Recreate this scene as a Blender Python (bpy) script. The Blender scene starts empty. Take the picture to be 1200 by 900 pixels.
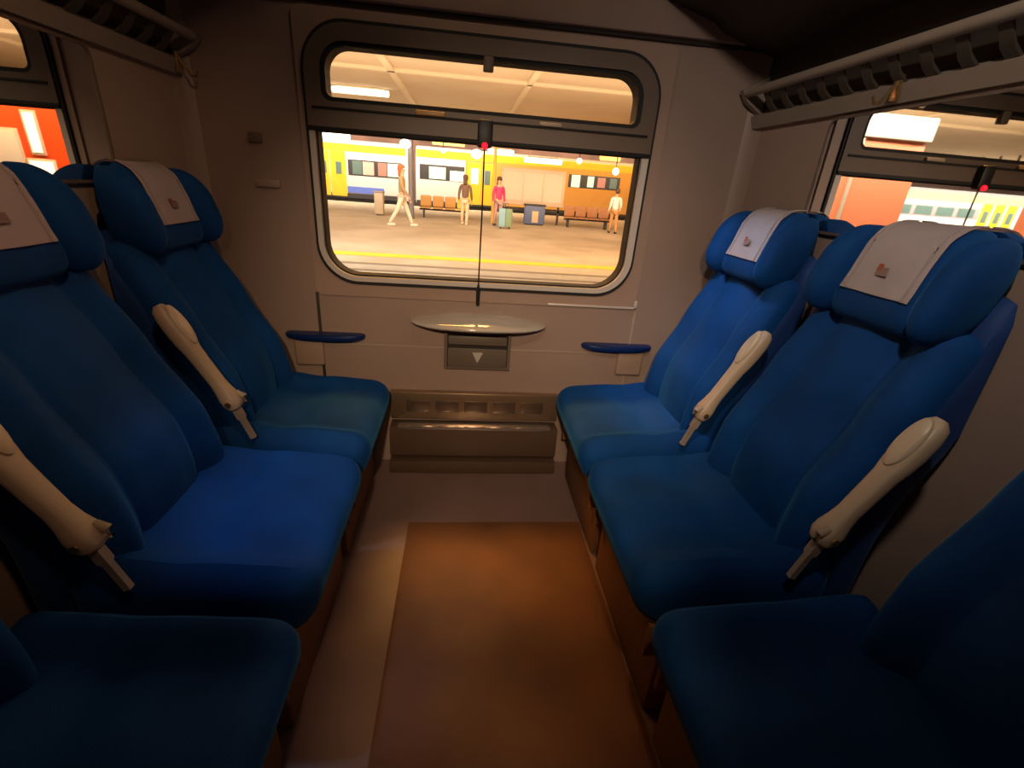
import bpy, bmesh, math, random
from mathutils import Vector, Matrix
random.seed(7)
PI = math.pi
SC = bpy.context.scene
COL = SC.collection

# ------------------------------------------------------------------ materials
MATS = {}
def mat(name, color, rough=0.6, metal=0.0, noise=0.0, nscale=8.0, bump=0.0, bscale=60.0, sheen=0.0,
        sheen_tint=(1, 1, 1), emit=None, estr=0.0, spec=0.5, coat=0.0, color2=None):
    if name in MATS: return MATS[name]
    m = bpy.data.materials.new(name); m.use_nodes = True
    nt = m.node_tree; b = nt.nodes['Principled BSDF']
    b.inputs['Base Color'].default_value = (*color, 1)
    b.inputs['Roughness'].default_value = rough
    b.inputs['Metallic'].default_value = metal
    b.inputs['Specular IOR Level'].default_value = spec
    if coat: b.inputs['Coat Weight'].default_value = coat; b.inputs['Coat Roughness'].default_value = .06
    if sheen:
        b.inputs['Sheen Weight'].default_value = sheen
        b.inputs['Sheen Roughness'].default_value = .35
        b.inputs['Sheen Tint'].default_value = (*sheen_tint, 1)
    tc = nt.nodes.new('ShaderNodeTexCoord')
    if noise or color2:
        n = nt.nodes.new('ShaderNodeTexNoise'); n.inputs['Scale'].default_value = nscale; n.inputs['Detail'].default_value = 4
        nt.links.new(tc.outputs['Object'], n.inputs['Vector'])
        mx = nt.nodes.new('ShaderNodeMix'); mx.data_type = 'RGBA'
        c2 = color2 or tuple(c * (1 - noise) for c in color)
        mx.inputs['A'].default_value = (*color, 1); mx.inputs['B'].default_value = (*c2, 1)
        r = nt.nodes.new('ShaderNodeMapRange'); r.inputs['From Min'].default_value = .35; r.inputs['From Max'].default_value = .65
        nt.links.new(n.outputs['Fac'], r.inputs['Value']); nt.links.new(r.outputs['Result'], mx.inputs['Factor'])
        nt.links.new(mx.outputs['Result'], b.inputs['Base Color'])
    if bump:
        n2 = nt.nodes.new('ShaderNodeTexNoise'); n2.inputs['Scale'].default_value = bscale
        nt.links.new(tc.outputs['Object'], n2.inputs['Vector'])
        bp = nt.nodes.new('ShaderNodeBump'); bp.inputs['Strength'].default_value = bump; bp.inputs['Distance'].default_value = .002
        nt.links.new(n2.outputs['Fac'], bp.inputs['Height']); nt.links.new(bp.outputs['Normal'], b.inputs['Normal'])
    if emit:
        b.inputs['Emission Color'].default_value = (*emit, 1); b.inputs['Emission Strength'].default_value = estr
    MATS[name] = m
    return m

def glass_mat(name, tint=(1, 1, 1), refl=.06):
    m = bpy.data.materials.new(name); m.use_nodes = True
    nt = m.node_tree; nt.nodes.clear()
    o = nt.nodes.new('ShaderNodeOutputMaterial'); mx = nt.nodes.new('ShaderNodeMixShader')
    t = nt.nodes.new('ShaderNodeBsdfTransparent'); t.inputs['Color'].default_value = (*tint, 1)
    g = nt.nodes.new('ShaderNodeBsdfGlossy'); g.inputs['Roughness'].default_value = .02
    mx.inputs['Fac'].default_value = refl
    nt.links.new(t.outputs[0], mx.inputs[1]); nt.links.new(g.outputs[0], mx.inputs[2]); nt.links.new(mx.outputs[0], o.inputs[0])
    MATS[name] = m
    return m

WALL = mat('wall_laminate', (.36, .25, .19), .5, noise=.08, nscale=3, bump=.15, bscale=180)
PANEL = mat('window_panel', (.40, .27, .20), .42, noise=.06, nscale=4)
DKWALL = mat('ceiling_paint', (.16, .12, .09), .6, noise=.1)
FLOOR = mat('floor_linoleum', (.22, .135, .115), .42, noise=.12, nscale=5, color2=(.19, .115, .095))
BLUE = mat('blue_velour', (.0025, .060, .23), .75, noise=.25, nscale=7, bump=.35, bscale=400, sheen=.45, sheen_tint=(.05, .30, .55), spec=.2)
BLUEDK = mat('blue_shell', (.004, .04, .18), .7, noise=.2, nscale=9, sheen=.15, sheen_tint=(.3, .6, .9))
LEATHER = mat('blue_vinyl', (.004, .022, .11), .35, noise=.1)
COVER = mat('cover_cloth', (.68, .56, .53), .8, noise=.08, nscale=14, bump=.3, bscale=300)
PIPE = mat('cover_hem', (.44, .35, .32), .8)
EMB = mat('emblem_print', (.40, .26, .22), .8)
EMBR = mat('emblem_red', (.55, .13, .05), .8)
BEIGE = mat('beige_plastic', (.62, .46, .30), .42, noise=.08, nscale=10)
BEIGE2 = mat('beige_bracket', (.42, .33, .24), .45)
PIN = mat('brass_pin', (.6, .42, .2), .3, metal=.9)
BLACK = mat('black_plastic', (.012, .010, .010), .5)
RUBBER = mat('rubber_gasket', (.010, .008, .007), .7)
ALU = mat('window_alloy', (.16, .112, .080), .5, metal=.1, noise=.1, nscale=6)
RIM = mat('window_rim', (.66, .58, .50), .35, metal=.1)
STEEL = mat('heater_steel', (.42, .28, .17), .32, metal=.75, noise=.15, nscale=5)
CHROME = mat('bright_strip', (.85, .78, .7), .2, metal=.9)
CREAM = mat('table_laminate', (.62, .55, .46), .08, spec=1.0, noise=.04, coat=1.0)
BINM = mat('bin_plastic', (.16, .12, .085), .45)
BINDK = mat('bin_recess', (.03, .022, .016), .6)
TRI = mat('bin_mark', (.5, .45, .38), .6)
REDL = mat('red_tip', (.9, .01, .02), .3, emit=(1, .01, .03), estr=1.5)
MIRROR = mat('mirror_silver', (.93, .93, .92), .015, metal=1.0, spec=1)
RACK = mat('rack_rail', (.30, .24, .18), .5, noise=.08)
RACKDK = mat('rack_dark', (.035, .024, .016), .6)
GLASS = glass_mat('window_glass', refl=.035)
SEATBASE = mat('seat_base', (.22, .10, .03), .5)

# ------------------------------------------------------------------ geometry helpers
def link_mesh(name, bm, m, parent=None, smooth=True, loc=None, rotz=None):
    bmesh.ops.recalc_face_normals(bm, faces=bm.faces[:])
    me = bpy.data.meshes.new(name); bm.to_mesh(me); bm.free()
    ms = m if isinstance(m, (list, tuple)) else [m]
    for x in ms: me.materials.append(x)
    if smooth:
        for p in me.polygons: p.use_smooth = True
        try: me.set_sharp_from_angle(angle=math.radians(38))
        except Exception: pass
    o = bpy.data.objects.new(name, me); COL.objects.link(o)
    if parent is not None: o.parent = parent
    if loc is not None: o.location = loc
    if rotz is not None: o.rotation_euler.z = rotz
    return o

def thing(name, label, cat, loc=(0, 0, 0), rotz=0, group=None):
    o = bpy.data.objects.new(name, None); COL.objects.link(o)
    o.empty_display_size = .1
    o.location = loc; o.rotation_euler = (0, 0, rotz)
    o['label'] = label; o['category'] = cat
    if group: o['group'] = group
    return o
def tag(o, label, cat, group=None, kind=None):
    o['label'] = label; o['category'] = cat
    if group: o['group'] = group
    if kind: o['kind'] = kind
    return o
def struct(o):
    o['kind'] = 'structure'; return o

def bx(bm, x0, x1, y0, y1, z0, z1, r=0, seg=2):
    b2 = bmesh.new(); bmesh.ops.create_cube(b2, size=1)
    for v in b2.verts:
        v.co = Vector(((x0 + x1) / 2 + v.co.x * (x1 - x0), (y0 + y1) / 2 + v.co.y * (y1 - y0), (z0 + z1) / 2 + v.co.z * (z1 - z0)))
    if r: bmesh.ops.bevel(b2, geom=b2.edges[:], offset=r, segments=seg, profile=.5, affect='EDGES')
    me = bpy.data.meshes.new('t'); b2.to_mesh(me); b2.free(); bm.from_mesh(me); bpy.data.meshes.remove(me)
    return bm
def box(*a, **k): return bx(bmesh.new(), *a, **k)

def softbox(c, h, r, n=(8, 8, 8), f=None):
    """rounded box with an even grid, so that f may bend it"""
    bm = bmesh.new(); vs = {}
    def vert(i, j, k):
        key = (i, j, k)
        if key not in vs:
            p = [(-1 + 2 * i / n[0]) * h[0], (-1 + 2 * j / n[1]) * h[1], (-1 + 2 * k / n[2]) * h[2]]
            # crowd the grid to the rounded ends
            q = [max(-(h[d] - r[d]), min(h[d] - r[d], p[d])) for d in range(3)]
            d = Vector([(p[a] - q[a]) / r[a] if r[a] > 1e-9 else 0 for a in range(3)])
            if d.length > 1e-6:
                d = d.normalized()
            out = Vector([c[a] + q[a] + d[a] * r[a] for a in range(3)])
            if f: out = Vector(f(out.x, out.y, out.z))
            vs[key] = bm.verts.new(out)
        return vs[key]
    N = n
    for a in range(3):
        b_, c_ = [x for x in range(3) if x != a]
        for side in (0, N[a]):
            for i in range(N[b_]):
                for j in range(N[c_]):
                    ids = []
                    for di, dj in ((0, 0), (1, 0), (1, 1), (0, 1)):
                        k = [0, 0, 0]; k[a] = side; k[b_] = i + di; k[c_] = j + dj; ids.append(vert(*k))
                    try: bm.faces.new(ids)
                    except ValueError: pass
    return bm

def loft(rings, cap=True, bm=None):
    bm = bm or bmesh.new(); R = []
    for ring in rings: R.append([bm.verts.new(p) for p in ring])
    n = len(rings[0])
    for a, b in zip(R, R[1:]):
        for i in range(n): bm.faces.new((a[i], a[(i + 1) % n], b[(i + 1) % n], b[i]))
    if cap: bm.faces.new(R[0][::-1]); bm.faces.new(R[-1])
    return bm

def tube(pts, r, n=8, bm=None):
    pts = [Vector(p) for p in pts]; rings = []
    for i, p in enumerate(pts):
        d = (pts[min(i + 1, len(pts) - 1)] - pts[max(i - 1, 0)]).normalized()
        up = Vector((0, 0, 1)) if abs(d.z) < .9 else Vector((1, 0, 0))
        s = d.cross(up).normalized(); t = s.cross(d)
        rr = r[i] if isinstance(r, (list, tuple)) else r
        rings.append([p + (s * math.cos(2 * PI * k / n) + t * math.sin(2 * PI * k / n)) * rr for k in range(n)])
    return loft(rings, True, bm)

def rrect(x0, x1, z0, z1, r, n=8):
    """rounded rectangle loop in (x, z); r = radii bl, br, tr, tl"""
    if not isinstance(r, (list, tuple)): r = (r,) * 4
    pts = []
    for (cx, cz, a0, rr) in ((x0 + r[0], z0 + r[0], PI, r[0]), (x1 - r[1], z0 + r[1], 1.5 * PI, r[1]),
                             (x1 - r[2], z1 - r[2], 0, r[2]), (x0 + r[3], z1 - r[3], .5 * PI, r[3])):
        for k in range(n + 1):
            a = a0 + .5 * PI * k / n; pts.append((cx + rr * math.cos(a), cz + rr * math.sin(a)))
    return pts

def ring(outer, inner, y0, y1, bm=None):
    """frame between two loops of the same count, standing in the xz plane"""
    bm = bm or bmesh.new()
    L = [[bm.verts.new((x, y, z)) for x, z in lp] for lp in (outer, inner) for y in (y0, y1)]
    o0, o1, i0, i1 = L; n = len(outer)
    for i in range(n):
        j = (i + 1) % n
        for q in ((o0[i], o0[j], i0[j], i0[i]), (o1[i], i1[i], i1[j], o1[j]), (o0[i], o1[i], o1[j], o0[j]), (i0[i], i0[j], i1[j], i1[i])):
            bm.faces.new(q)
    return bm
def prism(loop, y0, y1, bm=None):
    return loft([[(x, y0, z) for x, z in loop], [(x, y1, z) for x, z in loop]], True, bm)
def square_loop(x0, x1, z0, z1, n=8):
    """rectangle with the same count as rrect, pulled to its corners"""
    pts = []
    for cx, cz in ((x0, z0), (x1, z0), (x1, z1), (x0, z1)):
        pts += [(cx, cz)] * (n + 1)
    return pts

def copy_tree(o, parent=None):
    c = o.copy(); COL.objects.link(c)
    if parent is not None: c.parent = parent
    for ch in [x for x in COL.objects if x.parent == o]:
        copy_tree(ch, c)
    return c

# ------------------------------------------------------------------ the compartment shell
W = 1.0; YB = -2.05; CZ = 2.28
struct(link_mesh('floor', box(-W - .08, W + .08, YB - 1.2, .08, -.06, 0), FLOOR, smooth=False))
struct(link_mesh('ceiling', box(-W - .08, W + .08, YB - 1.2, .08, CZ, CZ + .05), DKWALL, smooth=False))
struct(link_mesh('wall_left', box(-W - .06, -W, YB, 0, 0, CZ), WALL, smooth=False))
struct(link_mesh('wall_right', box(W, W + .06, YB, 0, 0, CZ), WALL, smooth=False))
AISLE_BROWN = mat('aisle_slab_brown', (.19, .078, .026), .5, noise=.15, nscale=4, color2=(.13, .052, .02), bump=.1, bscale=90)  # thin aisle slab, darker and browner than the floor around it
tag(link_mesh('aisle_slab', box(-.24, .42, YB + .02, -.445, .0005, .006, r=.002), AISLE_BROWN), 'darker brown slab covering the aisle between the seat rows', 'mat')
# window wall with a rounded hole
n = 10
HOLE = rrect(-.605, .612, .822, 1.655, (.14, .14, .14, .14), n)
out = []
for x, z in HOLE:                                   # radial projection onto the wall's own outline
    cx, cz = .003, 1.24; dx, dz = x - cx, z - cz
    t = min((W + .06 - cx) / abs(dx) if dx else 1e9, ((CZ - cz) if dz > 0 else (cz + 0.0)) / abs(dz) if dz else 1e9)
    out.append((cx + dx * t, cz + dz * t))
bm = bmesh.new()
loopv = [[bm.verts.new((x, y, z)) for x, z in lp] for y in (0, .07) for lp in (HOLE,)]
rectv = [[bm.verts.new((x, y, z)) for x, z in ((-W - .06, 0), (W + .06, 0), (W + .06, CZ), (-W - .06, CZ))] for y in (0, .07)]
for k in (0, 1):
    es = []
    for lp in (loopv[k], rectv[k]):
        for i in range(len(lp)): es.append(bm.edges.new((lp[i], lp[(i + 1) % len(lp)])))
    bmesh.ops.triangle_fill(bm, use_beauty=True, edges=es)
for lp in (loopv, rectv):
    for i in range(len(lp[0])):
        j = (i + 1) % len(lp[0]); bm.faces.new((lp[0][i], lp[0][j], lp[1][j], lp[1][i]))
struct(link_mesh('wall_far', bm, WALL, smooth=False))
# corridor side: wall with an open doorway
bm = bmesh.new()
bx(bm, -W - .06, -.34, YB - .05, YB, 0, CZ); bx(bm, .46, W + .06, YB - .05, YB, 0, CZ); bx(bm, -.34, .46, YB - .05, YB, 1.98, CZ)
struct(link_mesh('wall_back', bm, WALL, smooth=False))
struct(link_mesh('wall_corridor', box(-W - .08, W + .08, YB - 1.2, YB - 1.15, 0, CZ), WALL, smooth=False))

# proud panel round the window, its light lower lip and the seams of the wall panels
A = rrect(-.632, .662, .762, 1.692, .03, n); 
struct(link_mesh('trim_1', ring(A, HOLE, -.010, 0), PANEL))
bm = bmesh.new(); bx(bm, .29, .668, -.016, -.010, .764, .773, .002); bx(bm, .656, .668, -.016, -.010, .764, .80, .002)
struct(link_mesh('trim_2', bm, RIM))
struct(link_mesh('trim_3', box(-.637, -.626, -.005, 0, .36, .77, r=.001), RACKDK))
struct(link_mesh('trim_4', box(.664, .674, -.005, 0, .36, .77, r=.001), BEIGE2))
struct(link_mesh('trim_5', box(-W, W, -.012, 0, 1.70, 1.712, r=.002), RACKDK))
struct(link_mesh('trim_6', box(-W, W, -.03, 0, 1.712, 1.86, r=.01), WALL))
struct(link_mesh('trim_7', box(-.62, .66, -.004, 0, .555, .562, r=.001), BEIGE2))
for i, s in enumerate((-1, 1)):                      # rounded posts in the two window-side corners
    lp = [(s * W, 0, 0), (s * (W - .035), 0, 0), (s * (W - .018), -.010, 0), (s * (W - .006), -.03, 0), (s * W, -.06, 0)]
    bm = loft([[(x, y, 0) for x, y, _ in lp], [(x, y, CZ) for x, y, _ in lp]])
    struct(link_mesh('trim_%d' % (8 + i), bm, WALL))

# ------------------------------------------------------------------ window_1
win = bpy.data.objects.new('window_1', None); COL.objects.link(win); win.location = (0, .0, .82); struct(win)
def wpart(name, bm, m): 
    bmesh.ops.translate(bm, verts=bm.verts[:], vec=(0, 0, -.82)); return link_mesh(name, bm, m, win)
G0 = rrect(-.612, .62, .812, 1.662, .145, n)
G1 = rrect(-.599, .607, .828, 1.647, .134, n)
wpart('rubber_gasket', ring(G0, G1, -.020, .02), RUBBER)
F1 = rrect(-.59, .596, .838, 1.637, .13, n)
# upper hopper: frame from the divider up; lower rim from the divider down
U0 = rrect(-.603, .611, 1.345, 1.651, (.004, .004, .138, .138), n)
U1 = rrect(-.553, .556, 1.428, 1.602, (.03, .03, .085, .085), n)
U2 = rrect(-.537, .540, 1.441, 1.588, (.02, .02, .072, .072), n)
wpart('upper_frame', ring(U0, U1, -.026, .05), ALU)
wpart('upper_seal', ring(U1, U2, -.018, .05), RUBBER)
gl = wpart('upper_glass', prism(U2, .018, .022), GLASS)
wpart('frame_line', box(-.585, .59, -.031, -.024, 1.402, 1.410, r=.001), RUBBER)
wpart('hopper_handle', box(-.24, -.14, -.040, -.026, 1.409, 1.424, r=.004), mat('handle_orange', (.55, .30, .10), .4))
wpart('hopper_handle', box(.19, .27, -.040, -.026, 1.409, 1.422, r=.004), BEIGE2)
wpart('catch', box(-.015, .02, -.034, -.010, 1.556, 1.60, r=.004), BINM)
wpart('divider_seal', box(-.603, .609, -.030, .04, 1.336, 1.350, r=.002), RUBBER)
L0 = rrect(-.603, .611, .824, 1.345, (.138, .138, .004, .004), n)
L1 = rrect(-.584, .586, .842, 1.337, (.12, .12, .002, .002), n)
L2 = rrect(-.578, .580, .848, 1.336, (.114, .114, .002, .002), n)
wpart('lower_rim', ring(L0, L1, -.022, .05), RIM)
wpart('lower_seal', ring(L1, L2, -.006, .05), RUBBER)
wpart('lower_glass', prism(L2, .018, .022), GLASS)

# ------------------------------------------------------------------ pull cord with black holder and red tip
t = thing('emergency_pull_cord', 'thin black cord hanging down the middle of the window, red light on top', 'pull cord', (0, -.03, 1.36))
link_mesh('holder', box(-.026, .026, -.028, .004, -.036, .052, r=.008), BLACK, t)
bm = bmesh.new(); bmesh.ops.create_uvsphere(bm, u_segments=12, v_segments=8, radius=.011)
bmesh.ops.translate(bm, verts=bm.verts[:], vec=(0, -.030, -.030)); link_mesh('red_light', bm, REDL, t)
link_mesh('cord', tube([(0, -.012, -.03), (.001, -.012, -.25), (-.001, -.012, -.53)], .0032, 6), BLACK, t)
link_mesh('tassel', tube([(-.001, -.012, -.52), (-.001, -.012, -.545), (-.001, -.012, -.60)], [.004, .0085, .007], 8), BLACK, t)

# ------------------------------------------------------------------ small table, bin, heater, wall armrests
t = thing('window_table', 'small cream fold-down table with curved front under the window', 'table', (.01, 0, .665))
def half_ell(w, d, k=28, p=2.3):
    pts = [(-w, 0)]
    for i in range(k + 1):
        a = PI - PI * i / k
        pts.append((w * math.copysign(abs(math.cos(a)) ** (2 / p), math.cos(a)), -d * abs(math.sin(a)) ** (2 / p)))
    pts.append((w, 0))
    q = []
    for u in pts:
        if not q or (Vector(u) - Vector(q[-1])).length > 1e-4: q.append(u)
    return q
rings = []
for z, s in ((.0, .93), (.004, .97), (.008, 1.0), (.012, 1.0), (.0155, .985), (.0235, .84), (.0312, .70), (.0366, .60), (.042, .50), (.047, .41)):
    rings.append([(x * s, y * s, z) for x, y in half_ell(.28, .130)])
link_mesh('table_top', loft(rings), CREAM, t)
link_mesh('hinge_block', box(-.14, .14, -.03, 0, -.015, .0, r=.003), BINM, t)

t = thing('litter_bin', 'small brown wall bin with grey flap and pale triangle below the window table', 'bin', (.007, 0, .475))
bm = ring(rrect(-.140, .140, 0, .165, .006, 3), rrect(-.127, .127, .010, .155, .005, 3), -.030, 0)
link_mesh('bin_frame', bm, BINM, t)
link_mesh('recess', box(-.127, .127, -.006, 0, .010, .155), BINDK, t)
bm = box(-.124, .124, -.036, -.026, .010, .098, r=.004)
for v in bm.verts: v.co.y -= (v.co.z - .01) * .12
fl = link_mesh('flap', bm, BINM, t)
link_mesh('triangle_mark', loft([[(-.022, y, .082), (.024, y, .082), (.0, y, .035)] for y in (-.0475, -.044)]), TRI, fl)
bm = box(-.122, .122, -.030, -.018, .108, .145, r=.003); link_mesh('lid', bm, BINM, t)

t = thing('heater', 'low brown metal heater box with a bright footrest strip under the window', 'heater', (.01, 0, 0))
link_mesh('upper_panel', box(-.37, .37, -.035, 0, .235, .362, r=.006), STEEL, t)
link_mesh('lower_casing', box(-.37, .37, -.085, 0, .075, .215, r=.006), mat('heater_casing', (.14, .085, .055), .35, metal=.3), t)
link_mesh('bright_strip', box(-.335, .335, -.094, -.035, .212, .226, r=.004), CHROME, t)
for i in range(5):
    link_mesh('vent_plate', box(-.30 + i * .125, -.20 + i * .125, -.038, -.034, .27, .325, r=.0015), mat('heater_vent', (.30, .22, .16), .25, metal=.8), t)
link_mesh('kick_plate', box(-.37, .37, -.11, 0, 0, .06, r=.005), mat('kick_plate_metal', (.11, .065, .04), .45, metal=.2), t)

def wall_arm(s):
    t = thing('wall_armrest_cushion', 'blue padded armrest on the window wall left of the small table' if s < 0 else
              'blue padded armrest on the window wall right of the small table', 'armrest', (s * .612, 0, .56), 0)
    rings = []
    for z, q in ((.020, .90), (.026, .98), (.036, 1.0), (.044, .97), (.048, .88)):
        rings.append([(x * q, y * q, z) for x, y in half_ell(.158, .055, 20, 2.4)])
    link_mesh('armrest_pad', loft(rings), LEATHER, t)
    hx0, hx1 = sorted((s * .01, s * .125)); link_mesh('housing', box(hx0, hx1, -.022, 0, -.095, .020, r=.010, seg=3), mat('arm_housing', (.40, .27, .19), .45), t)
wall_arm(-1); wall_arm(1)

# wall switches and hooks
bm = box(-.022, .022, -.012, 0, -.016, .016, r=.003)
tag(link_mesh('wall_socket', box(-.042, .042, -.012, 0, -.014, .014, r=.004), PANEL, loc=(-.765, 0, 1.155)), 'flat rectangular plate on the left of the window wall above the seat', 'wall plate')
tag(link_mesh('wall_switch', bm, BINM, loc=(-.79, 0, 1.30)), 'small dark catch on the wall to the left of the window', 'button')

# ------------------------------------------------------------------ mirrors on the side walls
def mirror_plate(s):
    nm = 'mirror'
    t = thing(nm, 'wide framed wall mirror above the right seats, reflecting the window' if s > 0 else 'wide framed wall mirror above the left seats, reflecting the window', 'mirror', (s * W, -1.16, 1.30), 0)
    # outline in (y, z) local
    lp = rrect(-.72, .72 , -.150, .148, (.02, .035, .02, .02), 6)
    lp2 = rrect(-.727, .727, -.157, .154, (.025, .04, .025, .025), 6)
    def sw(bm):
        for v in bm.verts: v.co = Vector((-s * abs(v.co.y), v.co.x, v.co.z))
        return bm
    link_mesh('glass_plate', sw(prism(lp, -.010, -.002)), MIRROR, t, smooth=False)
    link_mesh('mirror_frame', sw(ring(lp2, lp, -.013, -.001)), mat('mirror_frame_brown', (.14, .10, .075), .5), t)
mirror_plate(1); mirror_plate(-1)

# ------------------------------------------------------------------ luggage racks
def rack(s):
    t = thing('luggage_rack', 'dark luggage rack with beige rails along the right wall above the mirror' if s > 0 else
              'dark luggage rack with beige rails along the left wall above the mirror', 'luggage rack', (0, 0, 1.5), 0)
    def m(bm):
        for v in bm.verts: v.co.x *= s
        return bm
    y0, y1 = -1.98, -.02
    # rear rail at the wall
    link_mesh('rear_rail', m(loft([[(1.0, y, -.040), (.985, y, -.038), (.970, y, .0), (.99, y, .012), (1.0, y, .012)] for y in (y0, y1)])), RACK, t)
    # lower tray: slats rising to a rounded rail
    link_mesh('front_rail', m(tube([(.925, y0, .068), (.925, y1 - .03, .068)], .014, 12)), RACK, t)
    yy = y0 + .03
    while yy < y1 - .12:
        rings = [[(a, yy, z - .004), (a, yy + .028, z - .004), (a, yy + .028, z + .004), (a, yy, z + .004)] for a, z in ((.985, .0), (.955, .022), (.93, .06))]
        link_mesh('slat', m(loft(rings)), mat('rack_slat', (.06, .045, .03), .6), t); yy += .085
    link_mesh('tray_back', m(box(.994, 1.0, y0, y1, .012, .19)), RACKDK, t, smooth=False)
    # end gusset against the window wall
    link_mesh('bracket', m(loft([[(1.0, y, -.0), (.93, y, .042), (.905, y, .075), (1.0, y, .13)] for y in (-.045, -.02)])), RACK, t)
    link_mesh('bracket', m(loft([[(1.0, y, -.0), (.93, y, .042), (.905, y, .075), (1.0, y, .13)] for y in (-1.0, -.975)])), RACK, t)
    # main shelf
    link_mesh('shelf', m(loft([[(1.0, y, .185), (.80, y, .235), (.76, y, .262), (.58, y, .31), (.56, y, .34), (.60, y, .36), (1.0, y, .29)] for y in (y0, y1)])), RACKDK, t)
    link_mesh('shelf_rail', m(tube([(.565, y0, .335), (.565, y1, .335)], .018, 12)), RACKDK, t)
    return t
rack(1); rack(-1)
def hook(s, y, lab):
    t = thing('coat_hook', lab, 'hook', (s * .972, y, 1.475), 0)
    link_mesh('hook_plate', box(-.004, .004, -.012, .012, -.01, .045, r=.003), PIN, t)
    pts = [(-s * .004, 0, .03), (-s * .02, 0, .005), (-s * .034, 0, -.018), (-s * .048, 0, -.018), (-s * .054, 0, -.002)]
    link_mesh('hook_arm', tube(pts, .0045, 8), PIN, t)
hook(1, -.66, 'small brass coat hook on the rail above the right mirror')
hook(-1, -.06, 'small dark coat hook under the left luggage rack near the window wall')

# ------------------------------------------------------------------ seats  (built for the right side: +x is towards the wall)
def lerp(a, b, t): return a + (b - a) * t
def curve(z, tab):
    for (z0, a0), (z1, a1) in zip(tab, tab[1:]):
        if z <= z1 or (z1, a1) == tab[-1]:
            t = (z - z0) / (z1 - z0); t = max(0, min(1, t)); return a0 + (a1 - a0) * (t * t * (3 - 2 * t) * .4 + t * .6)
BACK = [(.38, .722), (.50, .725), (.62, .745), (.80, .818), (.98, .898), (1.2, .95)]
X0 = .34
def make_seat():
    t = thing('train_chair', 'seat', 'seat', (X0, 0, 0))
    HW = .252
    def fc(x, y, z):        # cushion: x 0..0.46, z .30..0.46
        top = max(0, (z - .38) / .08)
        u = abs(y) / HW
        z2 = z
        if top > 0:
            z2 += top * (.020 * math.exp(-((u - .82) / .15) ** 2) - .012 * math.exp(-((u - .45) / .3) ** 2) - .004 + .030 * max(0, (x - .12)) / .34)
            z2 -= top * .014 * math.exp(-((x - .27) / .05) ** 2) * (1 - u ** 4)      # crease across the cushion
            z2 -= top * .010 * math.exp(-((x - .02) / .06) ** 2)
        else:
            x += (.38 - z) * .35 * (1 if x < .1 else 0)
        return (x, y, z2)
    link_mesh('seat_cushion', softbox((.235, 0, .375), (.235, HW, .085), (.055, .05, .06), (26, 26, 12), fc), BLUE, t)
    def fb(x, y, z):        # backrest: x is -0.05 (front) .. +.05 (back), y width, z height .38..1.0
        k = (z - .38) / .62
        wscale = 1.0 - .14 * max(0, k - .35)
        yy = y * wscale; u = abs(y) / .222
        a = curve(z, BACK) - X0 + .05
        front = max(0, -x / .05)
        bol = -.034 * math.exp(-((u - .80) / .17) ** 2) * (1 - .45 * k)
        gro = +.012 * math.exp(-((u - .52) / .07) ** 2)
        pad = -.010 * math.exp(-(u / .30) ** 2)
        lum = -.012 * math.exp(-((z - .60) / .10) ** 2)
        xx = x + front * (bol + gro + pad + lum * (1 - u * u))
        if x > 0:
            xx = x + .02 * (1 - k)
        return (min(a + xx, W - .023 - X0), yy, z)
    link_mesh('backrest', softbox((0, 0, .69), (.05, .222, .315), (.036, .045, .03), (8, 40, 30), fb), BLUE, t)
    # shell behind the backrest
    def fs(x, y, z):
        return (curve(z, BACK) - X0 + .115 + x, y * (1 - .08 * max(0, z - .7)), z)
    bm = softbox((0, 0, .66), (.072, .214, .42), (.03, .03, .03), (6, 14, 18), fs)
    for v in bm.verts: v.co.x = min(v.co.x, W - .022 - X0)
    link_mesh('back_shell', bm, BLUEDK, t)
    # headrest
    HX = .590
    hr = (.055, .125, .112)
    def fh(x, y, z): return (x + (z - 1.08) * .32, y, z)
    link_mesh('headrest', softbox((HX, 0, 1.082), hr, (.045, .03, .06), (14, 16, 16), fh), BLUE, t)
    for sg in (-1, 1):
        def fw(x, y, z, sg=sg):
            dx = x - .52; dz = z - 1.065
            yy = y - sg * .014 * (dx / .1)
            return (x + dz * .30, yy, z)
        link_mesh('head_wing', softbox((.568, sg * .155, 1.078), (.080, .043, .107), (.070, .039, .088), (16, 12, 18), fw), BLUE, t)
    # cloth cover wrapping over the headrest
    prof = []
    hx, hz, rr = hr[0] + .006, hr[2] + .006, .055
    prof += [(-hx, -.040), (-hx, -.02), (-hx, .0), (-hx, .03)]
    for k in range(9):
        a = PI - .5 * PI * k / 8; prof.append((-hx + rr + rr * math.cos(a), hz - rr + rr * math.sin(a)))
    prof += [(hx - .045, hz)]
    bm = bmesh.new(); NY = 12; grid = []
    for j in range(NY + 1):
        y = -.092 + .184 * j / NY; row = []
        for i, (px_, pz) in enumerate(prof):
            w = .0018 * math.sin(i * 1.7 + j * .9)
            x, z = HX + px_ + w * .6, 1.082 + pz
            row.append(bm.verts.new((x + (z - 1.08) * .32, y * (1 + .04 * (1 - i / len(prof))), z)))
        grid.append(row)
    for a, b in zip(grid, grid[1:]):
        for i in range(len(prof) - 1): bm.faces.new((a[i], a[i + 1], b[i + 1], b[i]))
    bmesh.ops.solidify(bm, geom=bm.faces[:], thickness=-.004)
    cv = link_mesh('headrest_cover', bm, COVER, t)
    cv['label'] = 'pinkish white cloth cover'
    # hems of the cover
    def onp(i, y, off=.0012):
        px_, pz = prof[i]; x, z = HX + px_ - off * (1 if i < 8 else .3), 1.082 + pz + (off if i > 7 else 0)
        return (x + (z - 1.08) * .32, y, z)
    for sy in (-.080, .080): link_mesh('hem', tube([onp(i, sy) for i in range(len(prof))], .0024, 6), PIPE, cv)
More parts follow.
